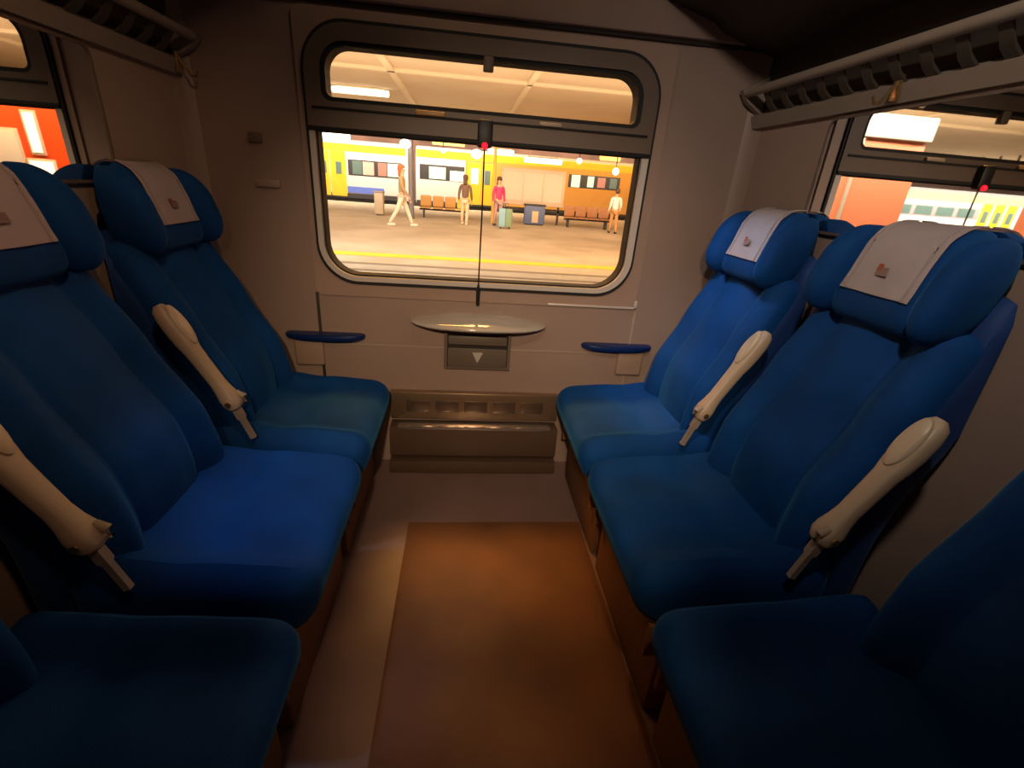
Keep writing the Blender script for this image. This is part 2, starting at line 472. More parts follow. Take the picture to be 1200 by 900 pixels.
    # small printed emblem: orange flag block with grey tail
    def patch(y0, y1, z0, z1, m, nm):
        bm = bmesh.new(); vs = []
        for yy, zz in ((y0, z0), (y1, z0), (y1, z1), (y0, z1)):
            x = HX - hx - .0062; vs.append(bm.verts.new((x + (zz - 1.08) * .32, yy, zz)))
        bm.faces.new(vs); bmesh.ops.solidify(bm, geom=bm.faces[:], thickness=-.001)
        return link_mesh(nm, bm, m, cv, smooth=False)
    patch(-.012, .018, 1.084, 1.102, EMB, 'emblem')
    patch(.006, .020, 1.094, 1.108, EMBR, 'emblem')
    # pedestal
    link_mesh('seat_base', box(.085, .42, -.245, .245, 0, .30, r=.01), SEATBASE, t)
    for sg in (-1, 1): link_mesh('side_bracket', box(.05, .44, sg * .235 - .007, sg * .235 + .007, .20, .30, r=.004), SEATBASE, t)
    for ch in [o for o in COL.objects if o.parent == t and o.type == 'MESH']:
        for v in ch.data.vertices: v.co.x = min(v.co.x, W - .022 - X0)
    return t

def armrest_parts(t, sg, PB=.277):
    """raised armrest at the side sg of the seat; lies along the leaning backrest"""
    y = sg * PB
    piv = Vector((.698 - X0, y, .602)); tip = Vector((.835 - X0, y, .862))
    ax = (tip - piv).normalized(); fr = Vector((-ax.z, 0, ax.x)); sd = Vector((0, 1, 0))   # fr points forward
    L = (tip - piv).length
    tab = [(-.030, .010, .008), (-.024, .020, .017), (-.008, .026, .023), (.012, .026, .023), (.035, .021, .020), (.06, .0185, .018), (.12, .020, .018),
           (.160, .021, .019), (.185, .025, .021), (.22, .027, .022), (.26, .026, .021), (.285, .021, .017), (.298, .010, .009)]
    rings = []
    for s_, wy, wf in tab:
        c = piv + ax * s_; rg = []
        for k in range(20):
            a = 2 * PI * k / 20; ca, sa = math.cos(a), math.sin(a)
            e = .62
            rg.append(c + sd * (wy * math.copysign(abs(ca) ** e, ca)) + fr * (wf * math.copysign(abs(sa) ** e, sa)))
        rings.append(rg)
    arm = link_mesh('armrest', loft(rings), BEIGE, t)
    # oval pad on the upper face
    rings = []
    for h_, q in ((.0, 1.0), (.006, .97), (.010, .80), (.011, .4)):
        c = piv + ax * .232 + fr * (.019 + h_); rg = []
        for k in range(24):
            a = 2 * PI * k / 24; rg.append(c + sd * (.021 * q * math.cos(a)) + ax * (.058 * q * math.sin(a)))
        rings.append(rg)
    link_mesh('arm_pad', loft(rings), mat('arm_pad_plastic', (.70, .54, .36), .38), arm)
    bm = tube([piv + sd * -.030 + ax * -.004, piv + sd * .030 + ax * -.004], .008, 12)
    link_mesh('pivot_pin', bm, PIN, arm)
    # forked cheek in front of the pivot
    bm = tube([piv + fr * .018 + ax * .012 - sd * .012, piv + fr * .030 + ax * -.006 - sd * .012, piv + fr * .024 + ax * -.022 - sd * .010], [.008, .009, .007], 10)
    link_mesh('pivot_cheek', bm, mat('cheek_plastic', (.45, .33, .21), .4), arm)
    b = bmesh.new(); p2 = Vector((.655 - X0, y, .482))
    d = (p2 - piv); rings = []
    for q, w_, h_ in ((.08, .009, .010), (.45, .009, .010), (.5, .006, .007), (1.0, .006, .007)):
        c = piv + d * q; nn = Vector((-d.z, 0, d.x)).normalized()
        rings.append([c + sd * (w_ * i) + nn * (h_ * j) for i, j in ((-1, -1), (1, -1), (1, 1), (-1, 1))])
    link_mesh('arm_bracket', loft(rings, True, b), BEIGE2, t)

P0, PP = -.0918, .5536
cy = [P0 - PP * (i + .5) for i in range(3)]
master = make_seat()
def finish(seat, side, i):
    seat.location = (side * X0, cy[i], 0); seat.rotation_euler.z = 0 if side > 0 else PI
    wh = {0: 'nearest the window', 1: 'in the middle of its row', 2: 'nearest the camera'}[i]
    sd = 'right' if side > 0 else 'left'
    seat['label'] = {
        (1, 0): 'bright blue seat at the window end of the right row',
        (1, 1): 'blue seat in the middle of the right row, its cloth cover fully in view',
        (1, 2): 'blue seat nearest the camera in the right row, cushion at lower right',
        (-1, 0): 'dark blue seat at the window end of the left row',
        (-1, 1): 'blue seat in the middle of the left row with a brightly lit cushion',
        (-1, 2): 'shadowed blue seat nearest the camera in the left row, cushion almost black'}[(side, i)]
    seat['category'] = 'seat'; seat['group'] = 'blue compartment seats'
seats = {(1, 2): master}
for key in ((1, 0), (1, 1), (-1, 0), (-1, 1), (-1, 2)): seats[key] = copy_tree(master)
RECL = {}
for (sd_, i), s_ in seats.items():
    finish(s_, sd_, i)
    BKN = ('backrest', 'back_shell', 'headrest', 'head_wing', 'headrest_cover')
    kids = [o for o in COL.objects if o.parent == s_ and o.name.split('.')[0] in BKN]
    if i == 2:                                    # the backs nearest the corridor stand a little further along
        for o in kids: o.location.y += -.065 * sd_
    if sd_ < 0:                                   # the left row is reclined a little more
        for o in kids:
            for q in [o] + [c for c in COL.objects if c.parent == o]:
                key = q.data.name
                if key not in RECL:
                    me = q.data.copy()
                    for v in me.vertices: v.co.x = min(v.co.x + .062 * max(0, min(v.co.z, 1.0) - .55), W - .022 - X0)
                    RECL[key] = me; RECL[me.name] = me
                q.data = RECL[key]
    if i < 2: armrest_parts(s_, -sd_)

# ------------------------------------------------------------------ compartment and corridor lamps
def area(name, loc, rot, size, sy, power, color, spread=PI):
    l = bpy.data.lights.new(name, 'AREA'); l.shape = 'RECTANGLE'; l.size = size; l.size_y = sy
    l.energy = power; l.color = color; l.spread = spread
    o = bpy.data.objects.new(name, l); o.location = loc; o.rotation_euler = rot; COL.objects.link(o); return o
def spot(name, loc, target, power, color, angle, blend=.6, rad=.03):
    l = bpy.data.lights.new(name, 'SPOT'); l.energy = power; l.color = color; l.spot_size = angle; l.spot_blend = blend; l.shadow_soft_size = rad
    o = bpy.data.objects.new(name, l); o.location = loc
    o.rotation_euler = (Vector(target) - Vector(loc)).to_track_quat('-Z', 'Y').to_euler(); COL.objects.link(o); return o

# ------------------------------------------------------------------ outside: platform, canopy, trains
GZ = -.5
PLAT = mat('platform_paving', (.52, .43, .33), .7, noise=.18, nscale=.9, color2=(.42, .34, .25))
EDGE = mat('platform_edge', (.45, .40, .34), .7, noise=.15, nscale=2)
EDGE2 = mat('platform_kerb', (.22, .18, .14), .7)
YLINE = mat('yellow_line', (.85, .55, .05), .6, noise=.1, nscale=3)
BAL = mat('ballast', (.10, .08, .06), .9, noise=.5, nscale=12)
struct(link_mesh('ground', box(-60, 60, .3, 7.0, -1.3, -1.1), BAL, smooth=False))
struct(link_mesh('platform', box(-60, 60, 7.0, 30.2, -1.3, GZ), PLAT, smooth=False))
struct(link_mesh('platform_edge', box(-60, 60, 6.95, 8.05, GZ - .25, GZ + .006), EDGE, smooth=False))
struct(link_mesh('platform_kerb', box(-60, 60, 8.05, 8.25, GZ - .1, GZ + .009), EDGE2, smooth=False))
bm = box(-60, 60, 7.35, 7.5, GZ - .1, GZ + .012); struct(link_mesh('platform_groove', bm, EDGE2, smooth=False))
struct(link_mesh('platform_line', box(-60, 60, 9.15, 9.65, GZ - .1, GZ + .008), YLINE, smooth=False))
struct(link_mesh('track_bed', box(-60, 60, 30.2, 60, -1.3, -1.1), BAL, smooth=False))
for yy in (2.6, 4.05):
    tag(link_mesh('track_line', box(-60, 60, yy, yy + .07, -1.1, -.95), STEEL, smooth=False), 'steel rail of the track in front of the platform', 'rail', 'rails of the nearer track')
CAN = mat('canopy_panels', (.72, .58, .42), .7, noise=.06, nscale=.7)
CANB = mat('canopy_beam', (.82, .70, .52), .6)
struct(link_mesh('canopy_ceiling', box(-60, 60, 12.5, 27.7, 4.6, 4.75), CAN, smooth=False))
k = 1
for xx in [(-2.9, -2.65), (2.0, 2.2), (8.5, 8.7), (-8.6, -8.4), (14, 14.2), (-14.5, -14.3)]:
    struct(link_mesh('canopy_beam', box(xx[0], xx[1], 12.5, 27.7, 4.50, 4.62), CANB, smooth=False))
struct(link_mesh('canopy_beam', box(-60, 60, 17.6, 17.8, 4.50, 4.62), CANB, smooth=False))
struct(link_mesh('canopy_fascia', box(-60, 60, 12.4, 12.5, 4.5, 5.0), mat('fascia_orange', (.65, .32, .10), .6), smooth=False))
struct(link_mesh('hall_wall', box(-70, 70, 52, 52.4, -1.1, 14), mat('hall_wall_paint', (.20, .13, .11), .8, color2=(.32, .2, .16), nscale=.35), smooth=False))

for yy in (20, 21, 24, 25, 26):
    struct(link_mesh('canopy_beam', box(-30, 30, yy - .06, yy + .06, 3.28, 3.36), BINM, smooth=False))
    for xx in (-28, 28): struct(link_mesh('canopy_beam', box(xx - .04, xx + .04, yy - .04, yy + .04, 3.3, 4.65), BINM, smooth=False))
def tube_lamp(x0, x1, y, z, lab, e=6, col=(1, .85, .6), r=.08):
    t = thing('tube_lamp', lab, 'lamp', ((x0 + x1) / 2, y, z), 0, 'tube lamps over the platform')
    h = (x1 - x0) / 2
    link_mesh('tube', tube([(-h, 0, 0), (-h + .03, 0, 0), (h - .03, 0, 0), (h, 0, 0)], [r * .7, r, r, r * .7], 10), mat('tube_glow_%g_%g' % (e, col[2]), (1, 1, 1), emit=col, estr=e), t)
    bm = bmesh.new(); bx(bm, -h * .8, h * .8, -.05, .05, r, r + .05)
    link_mesh('lamp_housing', bm, CANB, t)
    for q in (-.7, .7): link_mesh('hanger', box(h * q - .015, h * q + .015, -.015, .015, r + .04, (4.61 if z > 3.3 else 3.30) - z), CANB, t)
    return t
def globe_lamp(x, y, z, r, lab, e=9, col=(1, .9, .72), w=1.0):
    t = thing('globe_lamp', lab, 'lamp', (x, y, z), 0, 'globe lamps over the platform')
    bm = bmesh.new(); bmesh.ops.create_uvsphere(bm, u_segments=18, v_segments=12, radius=r)
    for v in bm.verts: v.co.x *= w
    link_mesh('globe', bm, mat('globe_glow_%g_%g' % (e, col[2]), (1, 1, 1), emit=col, estr=e), t)
    link_mesh('stem', tube([(0, 0, r * .8), (0, 0, 3.30 - z)], .025, 6), BINM, t)
    return t
tube_lamp(-5.9, -3.5, 22.1, 4.40, 'long tube lamp on the canopy at upper left of the window', 1.6, r=.13)
tube_lamp(-7.6, -6.1, 26, 2.85, 'wide white lamp above the yellow train doors', 4, r=.16)
tube_lamp(.95, 2.25, 24, 2.62, 'long white tube lamp just right of the hanging cord', 3, r=.13)
tube_lamp(2.9, 4.9, 25, 2.42, 'pale double tube lamp above the display board', 2.5, r=.13)
tube_lamp(-1.9, -.2, 26, 2.95, 'orange tube lamp left of the hanging cord', 2.2, (1, .55, .1), r=.13)
tube_lamp(6.9, 8.0, 25, 2.85, 'orange lamp above the right part of the train', 2.2, (1, .4, .05), r=.17)
globe_lamp(-2.60, 20.0, 2.42, .17, 'bright round lamp on the post between the two train cars', 8, w=1.3)
globe_lamp(-1.1, 21, 2.33, .10, 'small round lamp left of the hanging cord', 8)
globe_lamp(.35, 21, 2.30, .19, 'large bright lamp directly left of the hanging cord', 8, w=1.3)
globe_lamp(6.38, 20, 2.02, .14, 'white oval lamp at the right edge of the window', 8)
globe_lamp(5.6, 24, 2.52, .14, 'dim lamp above the train near the right edge', 3, (.9, .75, .6))
for i, (x, z, w) in enumerate(((-9.5, 4.1, .5), (-7.2, 4.0, .35), (-5.2, 4.2, .4), (-3, 3.9, .3), (1.5, 3.9, .4), (4, 4.0, .4), (6.5, 4.1, .35), (10, 4.0, .4), (13, 4.0, .4), (-31, 4.3, .5), (-36, 4.4, .5))):
    tag(link_mesh('hall_light', softbox((0, 0, 0), (w * 1.6, .12, w * .28), (.12, .06, w * .2), (8, 4, 6)), mat('hall_glow', (1, 1, 1), emit=(1, .72, .45), estr=1.6), loc=(x * 1.5, 51.87, z + .75)),
        'blurred warm light far behind the train in the station hall', 'light', 'far lights of the station hall')

YEL = mat('train_yellow', (.80, .50, .03), .35)
ORA = mat('train_orange', (.62, .33, .08), .4)
WHT = mat('train_white', (.72, .68, .66), .35)
TDK = mat('train_window_band', (.05, .045, .05), .2)
SKIRT = mat('train_skirt', (.04, .035, .035), .6)
BLU = mat('train_blue_stripe', (.12, .18, .62), .4)
GREY = mat('train_roof_grey', (.28, .25, .24), .5)
def pane(c, e): return mat('pane_%g_%g_%g' % (c[0], c[1], c[2]), tuple(x * .5 for x in c), .2, emit=c, estr=e)
GRN = pane((.62, .86, .66), .95); DKG = pane((.16, .24, .20), .5); REDP = pane((.55, .22, .15), .8); SALP = pane((.85, .50, .36), .8)
TY = 32.0
def train_car(xa, xb, lab, panels):
    t = thing('train_car', lab, 'train', ((xa + xb) / 2, TY, -1.1)); cx = (xa + xb) / 2
    sec = [(0.06, .75), (.0, 1.0), (.0, 3.45), (.10, 3.85), (.45, 4.10), (1.4, 4.22), (2.35, 4.10), (2.7, 3.85), (2.8, 3.45), (2.8, 1.0), (2.74, .75)]
    link_mesh('body', loft([[(x - cx, y, z) for y, z in sec] for x in (xa, xb)]), WHT, t)
    link_mesh('underframe', box(xa - cx + .3, xb - cx - .3, .3, 2.5, .35, .78), SKIRT, t)
    for q in (.16, .84):
        xx = xa + (xb - xa) * q - cx
        b = link_mesh('bogie', box(xx - 1.3, xx + 1.3, .35, .5, .28, .62, r=.04), SKIRT, t)
        for w in (-.9, .9):
            bm = bmesh.new(); bmesh.ops.create_cone(bm, cap_ends=True, segments=20, radius1=.42, radius2=.42, depth=.12)
            bmesh.ops.rotate(bm, verts=bm.verts[:], matrix=Matrix.Rotation(PI / 2, 3, 'X'))
            bmesh.ops.translate(bm, verts=bm.verts[:], vec=(xx + w, .28, .42)); link_mesh('wheel', bm, SKIRT, b)
    for nm, x0, x1, z0, z1, m, d in panels:      # z given as scene height
        o = link_mesh(nm, box(x0 - cx, x1 - cx, -d, .02, z0 + 1.1, z1 + 1.1, r=min(.06, d * .4)), m, t, smooth=False)
    return t
P = []
P += [('roof_stripe', -9.9, -4.0, 2.38, 2.80, YEL, .02), ('window_band', -7.62, -4.25, 1.0, 1.93, TDK, .015)]
P += [('door', -9.9, -8.78, -.28, 2.36, YEL, .03), ('door', -8.72, -7.76, -.28, 2.36, YEL, .03)]
P += [('door_window', -9.25, -8.95, 1.02, 1.75, DKG, .04), ('door_window', -8.38, -8.02, 1.02, 1.75, DKG, .04)]
P += [('window', -7.35, -6.75, 1.08, 1.85, DKG, .03), ('window', -6.7, -6.0, 1.08, 1.85, SALP, .03), ('window', -5.75, -5.2, 1.08, 1.85, REDP, .03), ('window', -5.15, -4.4, 1.08, 1.85, GRN, .03)]
P += [('blue_stripe', -7.72, -5.4, -.05, .34, BLU, .02), ('skirt', -9.9, -4.0, -.38, -.08, SKIRT, .012)]
train_car(-13.5, -3.85, 'white and yellow train car with yellow double doors at the left of the window', P)
P = [('roof_stripe', -3.3, 13.2, 2.42, 2.85, YEL, .02), ('front_half', -.15, 13.2, -.25, 2.42, ORA, .02)]
P += [('window_band', -3.1, -.2, 1.1, 2.0, TDK, .02), ('window', -2.5, -1.42, 1.16, 1.88, GRN, .035), ('window', -1.15, -.22, 1.10, 1.72, GRN, .035)]
P += [('door', .0, .9, -.25, 2.3, YEL, .03), ('door_window', .22, .72, 1.02, 1.98, GRN, .04), ('door', .96, 1.8, -.25, 2.3, YEL, .03), ('door_window', 1.12, 1.5, 1.02, 1.9, DKG, .04)]
P += [('window_band', 6.75, 10.3, 1.28, 2.10, TDK, .03), ('window', 6.95, 7.55, 1.30, 2.06, GRN, .045), ('window', 8.05, 8.5, 1.36, 2.04, GRN, .045), ('window', 8.75, 9.3, 1.38, 2.0, REDP, .045), ('window', 9.6, 10.1, 1.38, 2.0, DKG, .045)]
P += [('skirt', -3.3, 13.2, -.38, -.2, SKIRT, .02)]
train_car(-3.35, 13.3, 'orange and yellow train car behind the platform benches and display board', P)
P = [('roof_stripe', -46, -27, 2.30, 2.85, mat('train_pale_yellow', (.85, .74, .35), .35), .02), ('window_band', -36.0, -27.2, 1.2, 1.95, GREY, .02)]
for i in range(5): P.append(('window', -35.6 + i * 1.75, -34.2 + i * 1.75, 1.28, 1.88, DKG, .035))
P += [('door', -36.9 - i * 1.05, -36.0 - i * 1.05 - .1, .0, 2.3, YEL, .03) for i in range(3)] + [('door_window', -36.75 - i * 1.05, -36.3 - i * 1.05, 1.0, 1.8, DKG, .04) for i in range(3)]
P += [('lower_stripe', -36, -27.2, .2, .42, GREY, .015), ('window_band', -45.5, -39.6, 1.1, 1.95, GREY, .02)]
train_car(-46, -27, 'white train car with yellow doors reflected in the right mirror', P)

# red regional kiosks
def kiosk(xa, xb, y, cols, lab, posts, lights, top, dp=2.2):
    t = thing('platform_kiosk', lab, 'kiosk', ((xa + xb) / 2, y, GZ)); cx = (xa + xb) / 2
    link_mesh('body', box(xa - cx, xb - cx, 0, dp, 0, top[0] - GZ, r=.03), cols, t)
    link_mesh('fascia', box(xa - cx - .05, xb - cx + .05, -.08, dp + .08, top[0] - GZ, top[1] - GZ, r=.02), top[2], t)
    for x in posts: link_mesh('post', box(x - cx - .05, x - cx + .05, -.05, .02, 0, top[0] - GZ, r=.01), BEIGE2, t)
    for (x0, x1, z0, z1, m) in lights:
        f = link_mesh('window_frame', box(x0 - cx - .05, x1 - cx + .05, -.03, .0, z0 - GZ - .05, z1 - GZ + .05, r=.01), COVER, t)
        link_mesh('lit_panel', box(x0 - cx, x1 - cx, -.045, -.03, z0 - GZ, z1 - GZ, r=.005), m, f)
    return t
SAL = mat('kiosk_salmon', (.62, .19, .09), .5); RED = mat('kiosk_red', (.62, .07, .01), .5)
WFAS = mat('kiosk_white', (.62, .60, .56), .5)
kiosk(-9.12, -7.0, 10.0, SAL, 'salmon orange kiosk with white top seen in the right mirror', [-7.40], [], (2.85, 3.36, WFAS))
kiosk(-16.7, -14.2, 10.6, SAL, 'salmon kiosk at the far right edge of the right mirror', [-14.4], [], (2.62, 3.0, WFAS), .8)
LITP = mat('lit_poster', (.9, .85, .75), emit=(1, .86, .66), estr=1.3); LITG = mat('grey_poster', (.5, .45, .38), emit=(.5, .42, .33), estr=.5)
kiosk(6.45, 9.6, 10.0, RED, 'orange red kiosk with lit white panels seen in the left mirror', [], [(6.98, 7.17, 1.12, 1.86, LITP), (7.42, 7.95, .86, 1.5, LITG), (6.85, 7.3, .55, .95, LITP)], (2.1, 2.5, RED))

# display board on the platform
t = thing('display_board', 'wide timetable board with three pale panels on the platform', 'board', (3.1, 22, GZ))
BRD = mat('board_frame', (.62, .48, .36), .5); BRP = mat('board_paper', (.74, .56, .46), .7, noise=.06)
link_mesh('board_frame', box(-1.52, 1.52, 0, .14, .82, 2.42, r=.02), BRD, t)
for i in range(3):
    x = -1.40 + i * .95; link_mesh('poster', box(x, x + .88, -.02, .0, 1.0, 2.26, r=.004), BRP, t, smooth=False)
for x in (-1.3, 0, 1.3): link_mesh('leg', box(x - .05, x + .05, .03, .11, 0, .84), SKIRT, t)
link_mesh('base_shadow_rail', box(-1.5, 1.5, .03, .11, .55, .66), SKIRT, t)

# post with lamp between the cars
tag(link_mesh('platform_post', tube([(-2.42, 20.3, GZ), (-2.42, 20.3, 2.28), (-2.42, 20.3, 3.28)], [.12, .11, .10], 12), mat('post_grey', (.16, .15, .17), .5)), 'dark grey post in front of the gap between the two train cars', 'post')
tag(link_mesh('platform_post', tube([(1.15, 20.6, GZ), (1.15, 20.6, 3.28)], .07, 10), mat('post_yellow', (.7, .42, .06), .5)), 'slim orange post beside the person in pink', 'post')

def bench(x, y, nseat, lab, cols):
    t = thing('platform_bench', lab, 'bench', (x, y, GZ), 0)
    w = .56; tot = nseat * w
    for i in range(nseat):
        xx = -tot / 2 + (i + .5) * w
        m = cols[i % len(cols)]
        link_mesh('bench_seat', softbox((xx, 0, .44), (w * .45, .22, .03), (.03, .03, .025), (6, 6, 4)), m, t)
        link_mesh('bench_back', softbox((xx, .22, .72), (w * .45, .03, .24), (.04, .025, .05), (6, 4, 6)), m, t)
    link_mesh('bench_beam', box(-tot / 2, tot / 2, -.04, .04, .33, .40), SKIRT, t)
    for xx in (-tot / 2 + .2, tot / 2 - .2): link_mesh('leg', box(xx - .03, xx + .03, -.2, .2, 0, .35), SKIRT, t)
WOOD = mat('bench_brown', (.50, .26, .07), .5); WOODY = mat('bench_yellow', (.85, .50, .05), .5); WOODR = mat('bench_redbrown', (.38, .17, .08), .5)
bench(-1.05, 21.4, 4, 'row of brown and yellow bench seats left of the hanging cord', [WOOD, WOOD, WOOD, WOODY])
bench(5.7, 21.3, 4, 'row of red brown bench seats near the right edge of the window', [WOODR])
def litter(x, y, m, lab, h=.85, w=.5, lidm=None):
    t = thing('platform_bin', lab, 'bin', (x, y, GZ))
    link_mesh('bin_body', box(-w / 2, w / 2, -.2, .2, .05, h, r=.03), m, t)
    link_mesh('lid', box(-w / 2 - .03, w / 2 + .03, -.23, .23, h, h + .07, r=.02), lidm or SKIRT, t)
    link_mesh('foot', box(-w / 2 + .05, w / 2 - .05, -.15, .15, 0, .06), SKIRT, t)
    return t
litter(-3.9, 21.0, BEIGE2, 'pale litter bin behind the walking person', .95, .38, GREY)
t = litter(3.15, 21.3, mat('bin_blue', (.10, .14, .30), .5), 'blue litter bin with a pale panel below the display board', .85, .95)
link_mesh('panel', box(-.13, .17, -.215, -.195, .12, .62, r=.01), BEIGE, t)

# suitcase next to the person in pink
t = thing('suitcase', 'pale blue and green upright suitcase beside the person in pink', 'suitcase', (1.55, 18.2, GZ))
link_mesh('shell', softbox((-.13, 0, .43), (.14, .13, .36), (.05, .05, .06), (6, 6, 8)), mat('case_blue', (.25, .45, .55), .4), t)
link_mesh('front_pocket', softbox((.14, 0, .43), (.14, .12, .35), (.05, .05, .06), (6, 6, 8)), mat('case_green', (.20, .30, .20), .5), t)
link_mesh('handle', tube([(-.1, 0, .78), (-.1, 0, .98), (.1, 0, .98), (.1, 0, .78)], .012, 6), SKIRT, t)
for xx in (-.18, .18): link_mesh('wheel', box(xx - .03, xx + .03, -.04, .04, 0, .08, r=.01), SKIRT, t)

# ------------------------------------------------------------------ people on the platform
def skin(name, pts, edges, m, parent, root=0):
    me = bpy.data.meshes.new(name); me.from_pydata([p[:3] for p in pts], edges, []); me.materials.append(m)
    o = bpy.data.objects.new(name, me); COL.objects.link(o)
    if parent is not None: o.parent = parent
    o.modifiers.new('skin', 'SKIN').use_smooth_shade = True
    for i, p in enumerate(pts):
        sv = me.skin_vertices[0].data[i]; r = p[3]; sv.radius = r if isinstance(r, tuple) else (r, r); sv.use_root = (i == root)
    sb = o.modifiers.new('sub', 'SUBSURF'); sb.levels = 2; sb.render_levels = 2
    return o
SKIN = mat('skin_tone', (.62, .36, .23), .6)
def person(loc, rot, lab, top, bottom, shoe, hair, stride=.0, arm=.1, long_hair=False, scale=1.0, topcat='shirt'):
    t = thing('person', lab, 'person', loc, rot); t.scale = (scale,) * 3
    t['group'] = 'people waiting on the platform'
    s = stride
    J = {'pel': (0, 0, .93), 'wai': (0, 0, 1.08), 'che': (0, 0, 1.30), 'nec': (0, 0, 1.47), 'nk2': (0, -.01, 1.53), 'hd1': (0, -.015, 1.60), 'hd2': (0, -.01, 1.70)}
    pts = [(*J['pel'], (.13, .10)), (*J['wai'], (.115, .09)), (*J['che'], (.14, .10)), (*J['nec'], (.06, .055)), (*J['nk2'], .048), (*J['hd1'], (.076, .088)), (*J['hd2'], (.078, .094))]
    ed = [(0, 1), (1, 2), (2, 3), (3, 4), (4, 5), (5, 6)]
    legs = {}; arms = {}
    for sg in (-1, 1):
        i = len(pts); f = sg * s
        pts += [(sg * .09, 0, .86, .082), (sg * .10, -f * .5, .48, .055), (sg * .10, -f + (.10 if f < 0 else 0), .09, .036), (sg * .11, -f - .14 + (.10 if f < 0 else 0), .035, .032)]
        ed += [(0, i), (i, i + 1), (i + 1, i + 2), (i + 2, i + 3)]; legs[sg] = i
        j = len(pts)
        pts += [(sg * .18, 0, 1.41, .052), (sg * .235, f * .25 + .02, 1.14, .038), (sg * .25, f * .5 - arm, .90, .026), (sg * .25, f * .5 - arm - .03, .80, .022)]
        ed += [(3, j), (j, j + 1), (j + 1, j + 2), (j + 2, j + 3)]; arms[sg] = j
    body = skin('body', pts, ed, SKIN, t)
    # fingers
    for sg in (-1, 1):
        h = Vector(pts[arms[sg] + 3][:3]); fp = []; fe = []
        fp.append((*h, .020))
        for q, (dy, ln) in enumerate(((-.024, .075), (-.008, .085), (.008, .08), (.022, .065), (-.036, .05))):
            b = len(fp); fp += [(h.x, h.y + dy, h.z - ln * .55, .009), (h.x - sg * .012, h.y + dy, h.z - ln, .008)]; fe += [(0, b), (b, b + 1)]
        skin('hand', fp, fe, SKIN, t)
    def g(p, k, add=.016):
        r = p[3] if isinstance(p[3], tuple) else (p[3], p[3]); return (*p[:3], (r[0] * k + add, r[1] * k + add))
    cp = [g(pts[0], 1.02), g(pts[1], 1.05), g(pts[2], 1.05), (0, 0, 1.43, (.085, .075))]; ce = [(0, 1), (1, 2), (2, 3)]
    for sg in (-1, 1):
        j = arms[sg]; b = len(cp); cp += [g(pts[j], 1.0), g(pts[j + 1], 1.0, .016), g(pts[j + 2], 1.0, .012)]; ce += [(3, b), (b, b + 1), (b + 1, b + 2)]
    skin(topcat, cp, ce, top, t)
    cp = [g(pts[0], .98, .010)]; ce = []
    for sg in (-1, 1):
        i = legs[sg]; b = len(cp); cp += [g(pts[i], 1.0), g(pts[i + 1], 1.0), g(pts[i + 2], 1.1, .012)]; ce += [(0, b), (b, b + 1), (b + 1, b + 2)]
    skin('trousers', cp, ce, bottom, t)
    for sg in (-1, 1):
        p = pts[legs[sg] + 2]
        link_mesh('shoe', softbox((p[0], p[1] - .06, .045), (.045, .13, .045), (.035, .05, .03), (6, 8, 5)), shoe, t)
    hz = 1.70
    def fhair(x, y, z):
        if y < -.03 and z < hz + .01: return (x * .8, y * .3 + .0, z + .06)
        return (x, y, z)
    link_mesh('hair', softbox((0, .015, hz + .01), (.095, .115, .11), (.08, .09, .09), (10, 10, 10), fhair), hair, t)
    if long_hair: link_mesh('hair', softbox((0, .07, 1.58), (.08, .045, .13), (.06, .035, .08), (6, 6, 8)), hair, t)
    for sg in (-1, 1):
        b2 = bmesh.new(); bmesh.ops.create_uvsphere(b2, u_segments=8, v_segments=6, radius=.011)
        bmesh.ops.translate(b2, verts=b2.verts[:], vec=(sg * .030, -.088, 1.675)); link_mesh('eye', b2, BLACK, t)
    link_mesh('nose', softbox((0, -.10, 1.645), (.012, .018, .022), (.010, .015, .018), (4, 4, 4)), SKIN, t)
    link_mesh('mouth', softbox((0, -.088, 1.605), (.022, .008, .005), (.008, .006, .004), (6, 3, 3)), mat('lips', (.45, .15, .12), .5), t)
    for sg in (-1, 1): link_mesh('ear', softbox((sg * .083, 0, 1.655), (.010, .018, .028), (.008, .014, .02), (3, 4, 5)), SKIN, t)
    return t
SHOE = mat('shoe_pale', (.75, .65, .55), .6); SHOED = mat('shoe_dark', (.05, .04, .035), .6)
H_RED = mat('hair_red', (.55, .10, .03), .7); H_BR = mat('hair_brown', (.10, .05, .03), .7)
person((-2.35, 16.6, GZ), PI * .5, 'person with red hair in a brown jacket and pale trousers walking on the platform',
       mat('jacket_brown', (.38, .24, .12), .8), mat('trousers_pale', (.78, .66, .55), .8), SHOE, H_RED, .30, .1, True, 1.14, 'jacket')
person((-.09, 18.9, GZ), PI * .95, 'person in a dark top and pale trousers standing left of the hanging cord',
       mat('top_dark', (.16, .09, .06), .8), mat('trousers_cream', (.70, .52, .36), .8), SHOE, H_BR, .06, .05, True, 1.06, 'jacket')
person((1.32, 19.4, GZ), PI * .1, 'person in a bright pink top standing behind the suitcase',
       mat('top_pink', (.85, .05, .18), .8), mat('trousers_grey', (.45, .28, .28), .8), SHOED, H_BR, .05, .05, True, 1.08, 'jacket')
person((6.45, 19.5, GZ), PI * 1.0, 'person in a white shirt at the right edge of the window',
       mat('shirt_white', (.85, .80, .80), .8), mat('trousers_tan', (.50, .26, .10), .8), SHOED, H_BR, .10, .12, False, 1.02, 'shirt')

# ------------------------------------------------------------------ light
w = bpy.data.worlds.new('World'); SC.world = w; w.use_nodes = True
w.node_tree.nodes['Background'].inputs[0].default_value = (1, .62, .34, 1)
w.node_tree.nodes['Background'].inputs[1].default_value = .10
